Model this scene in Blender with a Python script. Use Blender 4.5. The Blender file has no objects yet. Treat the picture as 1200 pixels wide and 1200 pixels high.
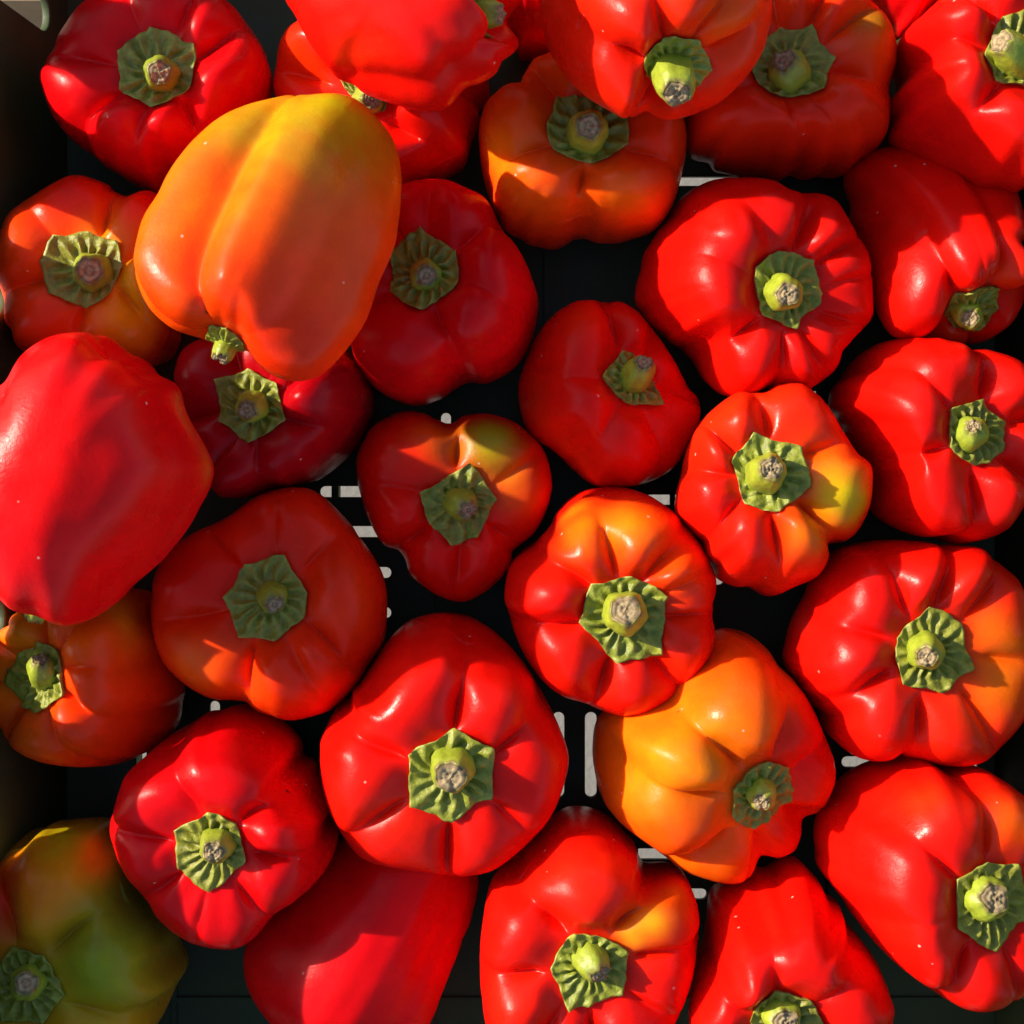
import bpy, bmesh, math, random
import numpy as np
from mathutils import Vector, Matrix

# ------------------------------------------------------------------ camera, sky, sun, exposure
scn = bpy.context.scene
CZ, FPX = 0.69, 1920.0                    # camera height over the crate floor, focal length in photo pixels (1200 wide)
cam_d = bpy.data.cameras.new('camera')
cam = bpy.data.objects.new('camera', cam_d)
scn.collection.objects.link(cam)
cam.location = (0, 0, CZ)
cam.rotation_euler = (0, 0, 0)
cam_d.sensor_fit = 'HORIZONTAL'
cam_d.sensor_width = 36
cam_d.lens = 36 * FPX / 1200
cam_d.clip_start = 0.01
cam_d.clip_end = 200
scn.camera = cam

SUN_AZ, SUN_EL = math.radians(160), math.radians(27)     # azimuth counted from +X, anticlockwise
sdir = Vector((math.cos(SUN_AZ) * math.cos(SUN_EL), math.sin(SUN_AZ) * math.cos(SUN_EL), math.sin(SUN_EL)))
world = bpy.data.worlds.new('World')
scn.world = world
world.use_nodes = True
wn = world.node_tree
sky = wn.nodes.new('ShaderNodeTexSky')
sky.sky_type = 'NISHITA'
sky.sun_disc = False
sky.sun_elevation = SUN_EL
sky.sun_rotation = math.atan2(sdir.x, sdir.y)
bg = [n for n in wn.nodes if n.type == 'BACKGROUND'][0]
bg.inputs[1].default_value = 0.13
wn.links.new(sky.outputs[0], bg.inputs[0])
sun_d = bpy.data.lights.new('sun', 'SUN')
sun_d.energy = 5.0
sun_d.angle = math.radians(0.8)
sun_d.color = (1.0, 0.90, 0.74)
sun = bpy.data.objects.new('sun', sun_d)
scn.collection.objects.link(sun)
sun.rotation_euler = sdir.to_track_quat('Z', 'Y').to_euler()
sun.location = sdir * 3

scn.render.engine = 'CYCLES'
scn.cycles.max_bounces = 7
scn.cycles.diffuse_bounces = 4
scn.cycles.glossy_bounces = 3
scn.cycles.transmission_bounces = 2
scn.view_settings.view_transform = 'Standard'
scn.view_settings.look = 'None'
scn.view_settings.exposure = 0.78
scn.view_settings.gamma = 1
scn.view_settings.use_curve_mapping = False

COL = scn.collection
rng = np.random.default_rng(7)
random.seed(7)

# ------------------------------------------------------------------ materials
def new_mat(name):
    m = bpy.data.materials.new(name)
    m.use_nodes = True
    nt = m.node_tree
    bs = [n for n in nt.nodes if n.type == 'BSDF_PRINCIPLED'][0]
    return m, nt, bs

def N(nt, typ, **kw):
    n = nt.nodes.new(typ)
    for k, v in kw.items():
        if k in n.inputs:
            n.inputs[k].default_value = v
        else:
            setattr(n, k, v)
    return n

def mix_col(nt, fac, a, b, blend='MIX'):
    n = nt.nodes.new('ShaderNodeMix')
    n.data_type = 'RGBA'
    n.blend_type = blend
    for sock, val in ((n.inputs[0], fac), (n.inputs[6], a), (n.inputs[7], b)):
        if hasattr(val, 'is_output'):
            nt.links.new(val, sock)
        else:
            sock.default_value = val
    return n.outputs[2]

def ramp(nt, src, stops):
    r = nt.nodes.new('ShaderNodeValToRGB')
    while len(r.color_ramp.elements) < len(stops):
        r.color_ramp.elements.new(0.5)
    for e, (p, c) in zip(r.color_ramp.elements, stops):
        e.position = p
        e.color = (c, c, c, 1) if not hasattr(c, '__len__') else (*c, 1)
    nt.links.new(src, r.inputs[0])
    return r.outputs[0]

def coords(nt, scale):
    tc = N(nt, 'ShaderNodeTexCoord')
    mp = N(nt, 'ShaderNodeMapping')
    mp.inputs['Scale'].default_value = (scale,) * 3
    nt.links.new(tc.outputs['Object'], mp.inputs[0])
    return mp.outputs[0]

def bump(nt, h, strength, dist, prev=None):
    b = N(nt, 'ShaderNodeBump', Strength=strength, Distance=dist)
    nt.links.new(h, b.inputs['Height'])
    if prev is not None:
        nt.links.new(prev, b.inputs['Normal'])
    return b.outputs[0]

def skin_material():
    m, nt, bs = new_mat('pepper_skin')
    L = nt.links.new
    at = N(nt, 'ShaderNodeAttribute', attribute_name='tint')
    co = coords(nt, 1.0)
    n1 = N(nt, 'ShaderNodeTexNoise', Scale=45.0, Detail=4.0, Roughness=0.6)
    L(co, n1.inputs['Vector'])
    v1 = ramp(nt, n1.outputs[0], [(0.25, 0.80), (0.75, 1.12)])
    c = mix_col(nt, 1.0, at.outputs['Color'], v1, 'MULTIPLY')
    n5 = N(nt, 'ShaderNodeTexNoise', Scale=32.0, Detail=6.0, Roughness=0.62)
    L(co, n5.inputs['Vector'])
    warm = mix_col(nt, 1.0, c, (1.02, 1.6, 1.0, 1), 'MULTIPLY')
    c = mix_col(nt, ramp(nt, n5.outputs[0], [(0.42, 0.0), (0.72, 0.75)]), c, warm)
    # sparse dust flecks
    vo = N(nt, 'ShaderNodeTexVoronoi', Scale=190.0)
    L(co, vo.inputs['Vector'])
    d = ramp(nt, vo.outputs['Distance'], [(0.075, 1.0), (0.13, 0.0)])
    sp = N(nt, 'ShaderNodeSeparateColor')
    L(vo.outputs['Color'], sp.inputs[0])
    k = ramp(nt, sp.outputs[0], [(0.955, 0.0), (0.96, 1.0)])
    mm = N(nt, 'ShaderNodeMath', operation='MULTIPLY')
    L(d, mm.inputs[0]); L(k, mm.inputs[1])
    m2 = N(nt, 'ShaderNodeMath', operation='MULTIPLY')
    L(mm.outputs[0], m2.inputs[0]); m2.inputs[1].default_value = 0.55
    c = mix_col(nt, m2.outputs[0], c, (0.75, 0.55, 0.42, 1))
    # a few tiny brown scars
    v2 = N(nt, 'ShaderNodeTexVoronoi', Scale=62.0)
    L(co, v2.inputs['Vector'])
    d2 = ramp(nt, v2.outputs['Distance'], [(0.035, 1.0), (0.07, 0.0)])
    s2 = N(nt, 'ShaderNodeSeparateColor')
    L(v2.outputs['Color'], s2.inputs[0])
    k2 = ramp(nt, s2.outputs[1], [(0.93, 0.0), (0.935, 1.0)])
    mb = N(nt, 'ShaderNodeMath', operation='MULTIPLY')
    L(d2, mb.inputs[0]); L(k2, mb.inputs[1])
    c = mix_col(nt, mb.outputs[0], c, (0.09, 0.02, 0.008, 1))
    L(c, bs.inputs['Base Color'])
    # gloss: waxy skin, smudged here and there
    n2 = N(nt, 'ShaderNodeTexNoise', Scale=70.0, Detail=5.0, Roughness=0.65)
    L(co, n2.inputs['Vector'])
    L(ramp(nt, n2.outputs[0], [(0.3, 0.21), (0.72, 0.44)]), bs.inputs['Roughness'])
    bs.inputs['IOR'].default_value = 1.42
    bs.inputs['Specular IOR Level'].default_value = 0.20
    bs.inputs['Coat Weight'].default_value = 0.0
    bs.inputs['Coat Roughness'].default_value = 0.20
    bs.subsurface_method = 'BURLEY'
    bs.inputs['Subsurface Weight'].default_value = 0.45
    bs.inputs['Subsurface Radius'].default_value = (1.0, 0.25, 0.1)
    bs.inputs['Subsurface Scale'].default_value = 0.006
    n3 = N(nt, 'ShaderNodeTexNoise', Scale=900.0, Detail=3.0, Roughness=0.6)
    L(co, n3.inputs['Vector'])
    n4 = N(nt, 'ShaderNodeTexNoise', Scale=130.0, Detail=3.0, Roughness=0.5)
    L(co, n4.inputs['Vector'])
    b = bump(nt, n4.outputs[0], 0.22, 0.0012)
    b = bump(nt, n3.outputs[0], 0.28, 0.0003, b)
    L(b, bs.inputs['Normal'])
    return m

def green_material(name, rough, nscale, bump_d, lo, hi):
    m, nt, bs = new_mat(name)
    L = nt.links.new
    at = N(nt, 'ShaderNodeAttribute', attribute_name='tint')
    co = coords(nt, 1.0)
    n1 = N(nt, 'ShaderNodeTexNoise', Scale=nscale, Detail=5.0, Roughness=0.65)
    L(co, n1.inputs['Vector'])
    v = ramp(nt, n1.outputs[0], [(0.3, lo), (0.72, hi)])
    c = mix_col(nt, 1.0, at.outputs['Color'], v, 'MULTIPLY')
    L(c, bs.inputs['Base Color'])
    bs.inputs['Roughness'].default_value = rough
    bs.inputs['Specular IOR Level'].default_value = 0.4
    n2 = N(nt, 'ShaderNodeTexNoise', Scale=nscale * 2.2, Detail=4.0, Roughness=0.6)
    L(co, n2.inputs['Vector'])
    L(bump(nt, n2.outputs[0], 0.55, bump_d), bs.inputs['Normal'])
    return m

def plastic_material():
    m, nt, bs = new_mat('green_crate_plastic')
    L = nt.links.new
    co = coords(nt, 1.0)
    n1 = N(nt, 'ShaderNodeTexNoise', Scale=28.0, Detail=7.0, Roughness=0.65)
    L(co, n1.inputs['Vector'])
    c = mix_col(nt, ramp(nt, n1.outputs[0], [(0.35, 0.0), (0.7, 1.0)]), (0.030, 0.048, 0.012, 1), (0.052, 0.074, 0.020, 1))
    n2 = N(nt, 'ShaderNodeTexNoise', Scale=9.0, Detail=8.0, Roughness=0.7)
    L(co, n2.inputs['Vector'])
    c = mix_col(nt, ramp(nt, n2.outputs[0], [(0.56, 0.0), (0.72, 0.55)]), c, (0.075, 0.058, 0.04, 1))
    L(c, bs.inputs['Base Color'])
    L(ramp(nt, n1.outputs[0], [(0.3, 0.5), (0.7, 0.72)]), bs.inputs['Roughness'])
    n3 = N(nt, 'ShaderNodeTexNoise', Scale=500.0, Detail=2.0)
    L(co, n3.inputs['Vector'])
    L(bump(nt, n3.outputs[0], 0.25, 0.0003), bs.inputs['Normal'])
    return m

def ground_material():
    m, nt, bs = new_mat('pale_concrete')
    L = nt.links.new
    co = coords(nt, 1.0)
    n1 = N(nt, 'ShaderNodeTexNoise', Scale=6.0, Detail=9.0, Roughness=0.7)
    L(co, n1.inputs['Vector'])
    c = mix_col(nt, n1.outputs[0], (0.16, 0.145, 0.125, 1), (0.24, 0.22, 0.19, 1))
    L(c, bs.inputs['Base Color'])
    bs.inputs['Roughness'].default_value = 0.9
    n2 = N(nt, 'ShaderNodeTexNoise', Scale=160.0, Detail=4.0)
    L(co, n2.inputs['Vector'])
    L(bump(nt, n2.outputs[0], 0.4, 0.002), bs.inputs['Normal'])
    return m

def wood_material():
    m, nt, bs = new_mat('rough_wood')
    L = nt.links.new
    tc = N(nt, 'ShaderNodeTexCoord')
    mp = N(nt, 'ShaderNodeMapping')
    mp.inputs['Scale'].default_value = (60, 4, 60)
    L(tc.outputs['Object'], mp.inputs[0])
    n1 = N(nt, 'ShaderNodeTexNoise', Scale=1.0, Detail=6.0, Roughness=0.6)
    L(mp.outputs[0], n1.inputs['Vector'])
    c = mix_col(nt, n1.outputs[0], (0.20, 0.13, 0.075, 1), (0.40, 0.28, 0.17, 1))
    L(c, bs.inputs['Base Color'])
    bs.inputs['Roughness'].default_value = 0.8
    return m

SKIN = skin_material()
CALYX = green_material('calyx_green', 0.40, 330.0, 0.0009, 0.62, 1.25)
STEM = green_material('stem_green', 0.42, 260.0, 0.0005, 0.75, 1.2)
CUT = green_material('stem_cut_cork', 0.85, 700.0, 0.0003, 0.7, 1.25)
PLASTIC = plastic_material()
GROUND = ground_material()
WOOD = wood_material()

# ------------------------------------------------------------------ helpers
def px2w(px, py, z):
    s = (CZ - z) / FPX
    return np.array([(px - 600) * s, (600 - py) * s])

def mesh_obj(name, verts, faces, mat, parent=None, tint=None, smooth=True):
    me = bpy.data.meshes.new(name)
    me.from_pydata([tuple(v) for v in verts] if not isinstance(verts, list) else verts, [], faces)
    me.materials.append(mat)
    if smooth:
        me.polygons.foreach_set('use_smooth', np.ones(len(me.polygons), dtype=bool))
    if tint is not None:
        a = me.color_attributes.new('tint', 'FLOAT_COLOR', 'POINT')
        t = np.ones((len(me.vertices), 4), dtype=np.float32)
        t[:, :3] = tint
        a.data.foreach_set('color', t.ravel())
    o = bpy.data.objects.new(name, me)
    COL.objects.link(o)
    if parent is not None:
        o.parent = parent
    return o

def grid_faces(nr, na, cap_first=None, cap_last=None):
    i = np.arange(nr - 1)[:, None]
    j = np.arange(na)[None, :]
    a = i * na + j
    b = i * na + (j + 1) % na
    f = np.stack([a, (i + 1) * na + j, (i + 1) * na + (j + 1) % na, b], -1).reshape(-1, 4)
    faces = f.tolist()
    return faces

def box(bm, c, s, bev=0.0):
    r = bmesh.ops.create_cube(bm, size=1.0, matrix=Matrix.Translation(c) @ Matrix.Diagonal((*s, 1)))
    if bev:
        es = list({e for v in r['verts'] for e in v.link_edges})
        bmesh.ops.bevel(bm, geom=es, offset=bev, segments=2, affect='EDGES')

def bm_obj(name, bm, mat, parent=None, smooth=False):
    me = bpy.data.meshes.new(name)
    bm.to_mesh(me)
    bm.free()
    me.materials.append(mat)
    o = bpy.data.objects.new(name, me)
    COL.objects.link(o)
    if parent is not None:
        o.parent = parent
    return o

def thing(name, label, cat, loc=(0, 0, 0), group=None):
    o = bpy.data.objects.new(name, None)
    o.empty_display_size = 0.02
    o.location = loc
    o['label'] = label
    o['category'] = cat
    if group:
        o['group'] = group
    COL.objects.link(o)
    return o

def smoothstep(a, b, x):
    t = np.clip((x - a) / (b - a), 0, 1)
    return t * t * (3 - 2 * t)

# ------------------------------------------------------------------ ground, stand, crate
GZ = -0.78
bm = bmesh.new()
bmesh.ops.create_grid(bm, x_segments=8, y_segments=8, size=30)
g = bm_obj('ground', bm, GROUND)
g.location = (0, 0, GZ)
g['kind'] = 'structure'

CX0, CX1, CY0, CY1 = -0.187, 0.203, -0.236, 0.250      # inside of the crate floor
WALL_H, FLARE, TH = 0.128, 0.12, 0.0035

def slotted_panel(name, outline, slots, thick, parent):
    """flat panel (local xy) with rounded slot openings cut right through it"""
    cu = bpy.data.curves.new(name + '_outline', 'CURVE')
    cu.dimensions = '2D'
    cu.fill_mode = 'BOTH'
    cu.extrude = thick / 2
    cu.bevel_depth = 0.0006
    cu.bevel_resolution = 1
    def poly(pts):
        sp = cu.splines.new('POLY')
        sp.points.add(len(pts) - 1)
        for p, q in zip(sp.points, pts):
            p.co = (q[0], q[1], 0, 1)
        sp.use_cyclic_u = True
    poly(outline)
    for (x0, y0, x1, y1) in slots:
        w, h = x1 - x0, y1 - y0
        r = min(w, h) / 2 * 0.98
        pts = []
        for (cx, cy, a0) in ((x1 - r, y1 - r, 0), (x0 + r, y1 - r, 90), (x0 + r, y0 + r, 180), (x1 - r, y0 + r, 270)):
            for k in range(6):
                a = math.radians(a0 + 18 * k)
                pts.append((cx + r * math.cos(a), cy + r * math.sin(a)))
        poly(pts[::-1])
    tmp = bpy.data.objects.new(name + '_tmp', cu)
    COL.objects.link(tmp)
    dg = bpy.context.evaluated_depsgraph_get()
    dg.update()
    me = bpy.data.meshes.new_from_object(tmp.evaluated_get(dg))
    me.name = name
    bpy.data.objects.remove(tmp)
    bpy.data.curves.remove(cu)
    me.materials.clear()
    me.materials.append(PLASTIC)
    o = bpy.data.objects.new(name, me)
    COL.objects.link(o)
    o.parent = parent
    return o

crate = thing('produce_crate', 'dark green slotted plastic produce crate holding the pile of bell peppers', 'crate')

def fslot(x0, y0, x1, y1):
    a = px2w(x0, y1, 0); b = px2w(x1, y0, 0)
    return (a[0], a[1], b[0], b[1])
slots = []
for y in (576, 623, 671, 718):
    slots.append(fslot(373, y - 8, 460, y + 8))
slots.append(fslot(515, 482, 530, 555))
slots.append(fslot(780, 205, 870, 219))
for y in (578, 672):
    slots.append(fslot(755, y, 850, y + 15))
for x in (646, 684):
    slots.append(fslot(x, 833, x + 17, 936))
for y in (993, 1040):
    slots.append(fslot(742, y, 830, y + 16))
for x in (158, 244):
    slots.append(fslot(x, 820, x + 15, 912))
slots.append(fslot(985, 885, 1072, 901))
slots.append(fslot(1133, 890, 1148, 975))
slots.append(fslot(297, 54, 311, 130))
slots.append(fslot(944, 448, 959, 520))
E = 0.0
base = slotted_panel('base_panel', [(CX0, CY0), (CX1, CY0), (CX1, CY1), (CX0, CY1)], slots, TH - 0.0012, crate)
base.location = (0, 0, -TH / 2)
# low stiffening ribs moulded on the underside of the base
for i, x in enumerate((-0.16, -0.075, 0.052, 0.122)):
    bm = bmesh.new()
    box(bm, (x, (CY0 + CY1) / 2, -TH - 0.005), (0.003, CY1 - CY0 - 0.004, 0.0096), 0.0005)
    bm_obj('base_rib', bm, PLASTIC, crate)

def wall(name, length, slots, mat_world):
    o = slotted_panel(name, [(-length / 2, -0.012), (length / 2, -0.012), (length / 2, WALL_H), (-length / 2, WALL_H)], slots, TH - 0.0012, crate)
    o.matrix_world = mat_world
    return o

def wall_matrix(origin, along, out):
    along = Vector(along); out = Vector(out)
    up = (Vector((0, 0, 1)) + out * FLARE).normalized()
    nrm = along.cross(up).normalized()
    m = Matrix((along, up, nrm)).transposed().to_4x4()
    m.translation = Vector(origin)
    return m

LY = CY1 - CY0 + 0.012
LX = CX1 - CX0 + 0.012
cxm = (CX0 + CX1) / 2
cym = (CY0 + CY1) / 2
ws = []
# moulded ribs standing a little proud of the floor
for x in (-0.142, -0.0885, -0.0335, 0.0145, 0.0675, 0.1335):
    bm = bmesh.new()
    box(bm, (x, cym, 0.0004), (0.0022, CY1 - CY0 - 0.006, 0.0030), 0.0004)
    bm_obj('floor_rib', bm, PLASTIC, crate)
for y in (-0.205, -0.126, -0.0705, 0.0265, 0.052, 0.118, 0.171):
    bm = bmesh.new()
    box(bm, (cxm, y, 0.0001), (CX1 - CX0 - 0.006, 0.0022, 0.0028), 0.0004)
    bm_obj('floor_rib', bm, PLASTIC, crate)
for y in (0.2185, 0.1665, 0.1145, 0.0625, 0.0105, -0.0540, -0.1010):
    y = y - cym
    ws.append((-y - 0.0105, 0.088, -y + 0.0105, 0.120))
for y, z0 in ((0.2035, 0.017), (0.0825, 0.060), (-0.0405, 0.060), (-0.1200, 0.066)):
    y = y - cym
    ws.append((-y - 0.0085, z0, -y + 0.0085, 0.080))
wall('side_wall', LY, ws, wall_matrix((CX0 - TH / 2 - 0.0004, cym, 0), (0, -1, 0), (-1, 0, 0)))
wall('side_wall', LY, ws, wall_matrix((CX1 + TH / 2 + 0.0004, cym, 0), (0, 1, 0), (1, 0, 0)))
es = []
for k in range(-5, 6):
    es.append((k * 0.032 - 0.0065, 0.024, k * 0.032 + 0.0065, 0.078))
    if abs(k) > 2:
        es.append((k * 0.032 - 0.0085, 0.088, k * 0.032 + 0.0085, 0.118))
es.append((-0.055, 0.090, 0.055, 0.116))
cxm = (CX0 + CX1) / 2
wall('end_wall', LX, es, wall_matrix((cxm, CY1 + TH / 2 + 0.0004, 0), (-1, 0, 0), (0, 1, 0)))
wall('end_wall', LX, es, wall_matrix((cxm, CY0 - TH / 2 - 0.0004, 0), (1, 0, 0), (0, -1, 0)))
# corner posts and rolled rim
fx = FLARE * WALL_H
for sx, x in ((-1, CX0), (1, CX1)):
    for sy, y in ((-1, CY0), (1, CY1)):
        vs, fs = [], []
        for z in (-0.012, WALL_H + 0.002):
            ox, oy = x + sx * (FLARE * z + 0.004), y + sy * (FLARE * z + 0.004)
            for dx, dy in ((-1, -1), (1, -1), (1, 1), (-1, 1)):
                vs.append((ox + dx * 0.0085, oy + dy * 0.0085, z))
        fs = [(3, 2, 1, 0), (4, 5, 6, 7)] + [(i, (i + 1) % 4, 4 + (i + 1) % 4, 4 + i) for i in range(4)]
        mesh_obj('corner_post', vs, fs, PLASTIC, crate, smooth=False)
for (c, s) in (((CX0 - fx - 0.007, cym, WALL_H), (0.016, LY + 2 * fx, 0.010)), ((CX1 + fx + 0.007, cym, WALL_H), (0.016, LY + 2 * fx, 0.010)),
               ((cxm, CY0 - fx - 0.007, WALL_H + 0.0006), (LX + 2 * fx, 0.016, 0.010)), ((cxm, CY1 + fx + 0.007, WALL_H + 0.0006), (LX + 2 * fx, 0.016, 0.010))):
    bm = bmesh.new()
    box(bm, c, s, 0.002)
    bm_obj('rim', bm, PLASTIC, crate)

# wooden trestle that carries the crate at its two ends
stand = thing('wooden_stand', 'simple wooden stand carrying the green crate above the pale ground', 'stand', (0, 0, GZ))
for yb in (CY0 + 0.004, CY1 - 0.012):
    bm = bmesh.new()
    box(bm, (0.008, yb, -0.0128 - 0.0015 - 0.02 - GZ), (0.52, 0.035, 0.04), 0.002)
    bm_obj('cross_bar', bm, WOOD, stand)
    for sx in (-1, 1):
        h = -GZ - 0.0128 - 0.0015 - 0.04
        bm = bmesh.new()
        box(bm, (0.008 + sx * 0.235, yb, h / 2), (0.032, 0.032, h + 0.002), 0.002)
        bm_obj('leg', bm, WOOD, stand)
# ------------------------------------------------------------------ bell peppers
NA, NRI = 216, 92
PHI = np.arange(NA) * 2 * math.pi / NA
CP = np.array([(0.0, -0.062), (0.10, -0.063), (0.20, -0.061), (0.30, -0.056), (0.38, -0.042), (0.49, -0.010), (0.62, 0.0),
               (0.75, -0.022), (0.87, -0.085), (0.955, -0.19), (0.995, -0.31), (1.0, -0.41), (0.985, -0.55), (0.93, -0.71),
               (0.82, -0.85), (0.63, -0.95), (0.42, -0.99), (0.20, -0.975), (0.0, -0.955)])

def catmull(P, n):
    P = np.vstack([2 * P[0] - P[1], P, 2 * P[-1] - P[-2]])
    out = []
    for i in range(1, len(P) - 2):
        t = np.linspace(0, 1, 24, endpoint=False)[:, None]
        p0, p1, p2, p3 = P[i - 1], P[i], P[i + 1], P[i + 2]
        out.append(0.5 * (2 * p1 + (p2 - p0) * t + (2 * p0 - 5 * p1 + 4 * p2 - p3) * t ** 2 + (3 * p1 - p0 - 3 * p2 + p3) * t ** 3))
    out.append(P[-2][None])
    Q = np.vstack(out)
    d = np.r_[0, np.cumsum(np.hypot(*(np.diff(Q * [1, 2.0], axis=0).T)))]
    s = np.linspace(0, d[-1], n)
    return np.stack([np.interp(s, d, Q[:, 0]), np.interp(s, d, Q[:, 1])], 1), s / d[-1]

PROF, PS = catmull(CP, NRI)
PROF[:, 0] = np.maximum(PROF[:, 0], 0)
I_SH = int(np.argmax(PROF[:, 1]))          # ring index of the shoulder crest

def pinterp(x, xp, fp):
    return np.interp(np.mod(x, 2 * math.pi), np.r_[xp, xp[0] + 2 * math.pi], np.r_[fp, fp[0]])

def smooth_per(a, w):
    k = np.hanning(2 * w + 3)[1:-1]
    k /= k.sum()
    n = len(a)
    return np.convolve(np.r_[a[-w - 2:], a, a[:w + 2]], k, 'same')[w + 2:w + 2 + n]

def make_body(R, L, grooves, seed, gs=1.0, za=0.135, uneven=0.022):
    """local coordinates: z = stem axis, shoulder crest at z = 0"""
    r_ = np.random.default_rng(seed)
    g = sorted((a % (2 * math.pi), d) for a, d in grooves)
    ga = np.array([x[0] for x in g]); gd = np.array([x[1] for x in g])
    n = len(g)
    idx = (np.searchsorted(ga, PHI, side='right') - 1) % n
    nxt = (idx + 1) % n
    w = np.mod(ga[nxt] - ga[idx], 2 * math.pi)
    u = 2 * np.mod(PHI - ga[idx], 2 * math.pi) / w - 1
    dep = np.where(u < 0, gd[idx], gd[nxt])
    kk = 0.91
    arc = (1 - np.sqrt(1 - (kk * u) ** 2)) / (1 - math.sqrt(1 - kk ** 2))
    wn_ = np.clip(np.sqrt(w / math.radians(60)), 0.6, 1.35)
    mm_ = np.clip(dep * 1.3, 0.25, 1)
    arc = 0.45 * arc + 0.55 * u * u
    arc = arc * mm_ + (1 - mm_) * np.abs(u) ** 2.4
    Gsharp = dep * arc * wn_
    er = r_.uniform(0.35, 1.0, n)
    reach = np.where(u < 0, er[idx], er[nxt])
    Gsoft = smooth_per(dep * np.abs(u) ** 2.2 * wn_, 5)
    hl = r_.uniform(-0.035, 0.04, n)
    lump = hl[idx] * (1 - u * u) ** 2
    rl = r_.uniform(-0.03, 0.05, n)
    rlump = rl[idx] * (1 - u * u) ** 2
    rr = PROF[:, 0][:, None]; zz = PROF[:, 1][:, None]
    s = np.arange(NRI)[:, None] / (NRI - 1)
    sh = I_SH / (NRI - 1)
    inner = smoothstep(0.27, 0.50, rr) * (s < sh) + (s >= sh)
    side = smoothstep(sh - 0.05, sh + 0.20, s)
    sgr = smoothstep(sh - 0.13 + 0.09 * reach[None], sh + 0.05 + 0.20 * reach[None], s)
    G = Gsharp[None] * (1 - sgr) + Gsoft[None] * sgr
    rad_amt = inner * (0.100 * (1 - side) + 0.135 * gs * side * (1 - 0.45 * smoothstep(0.45, 0.85, s)) + 0.02)
    zwin = inner * np.exp(-((rr - 0.62) / 0.29) ** 2) * (s < sh + 0.25)
    ph = r_.uniform(0, 6.28, 8); am = r_.normal(0, 1, 8)
    fine = sum(am[k] * np.cos((6 + 2 * k) * PHI + ph[k]) for k in range(8)) * 0.0035
    r = rr * (1 - rad_amt * G + inner * (rlump[None] * 0.8 + fine[None] * (1 - 0.6 * side)))
    z = zz - zwin * (za * Gsharp[None]) + zwin * lump[None]
    z = np.where((s < sh), z + (zz < -0.0) * 0 , z)
    # blossom end dimples
    z = z + (s > 0.8) * smoothstep(0.80, 0.97, s) * 0.05 * Gsoft[None] * (rr > 0.02)
    # creases wander instead of running straight out from the stem
    t1, t2, t3 = r_.uniform(0, 6.28, 3)
    tw = smoothstep(0.3, 1.0, rr) * (0.10 * np.sin(2 * PHI + t1) + 0.05 * np.sin(3 * PHI + t2))[None]
    tw = np.where(s > 0.5, tw * (1 - smoothstep(0.5, 0.9, s)), tw)
    PH = PHI[None] + tw
    X = r * np.cos(PH) * R
    Y = r * np.sin(PH) * R
    Z = z * L + 0 * PHI[None]
    P = np.stack([X, Y, Z], -1).reshape(-1, 3)
    # organic unevenness
    Q = P / R
    disp = np.zeros(len(P))
    for k in range(16):
        f = r_.normal(0, 1, 3); f /= np.linalg.norm(f); f *= r_.uniform(1.2, 4.6)
        disp += np.sin(Q @ f + r_.uniform(0, 6.28)) / 16 ** 0.5 * (1.6 / np.linalg.norm(f)) ** 0.6
    c = P - np.array([0, 0, -0.42 * L])
    ln = np.linalg.norm(c, axis=1, keepdims=True)
    wt = smoothstep(0.30, 0.65, np.repeat(PROF[:, 0], NA))
    wt = np.where(np.repeat(np.arange(NRI), NA) > I_SH, 1.0, wt)
    P = P + c / ln * (disp * wt * uneven * R)[:, None]
    return P

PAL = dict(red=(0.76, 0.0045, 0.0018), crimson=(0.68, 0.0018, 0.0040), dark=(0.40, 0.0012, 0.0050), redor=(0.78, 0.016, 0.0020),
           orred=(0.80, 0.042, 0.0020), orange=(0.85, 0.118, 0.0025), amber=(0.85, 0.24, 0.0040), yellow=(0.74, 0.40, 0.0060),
           ygreen=(0.40, 0.32, 0.005), olive=(0.24, 0.19, 0.009), brown=(0.50, 0.21, 0.006), green=(0.22, 0.24, 0.011), dgreen=(0.085, 0.09, 0.009))

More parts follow.
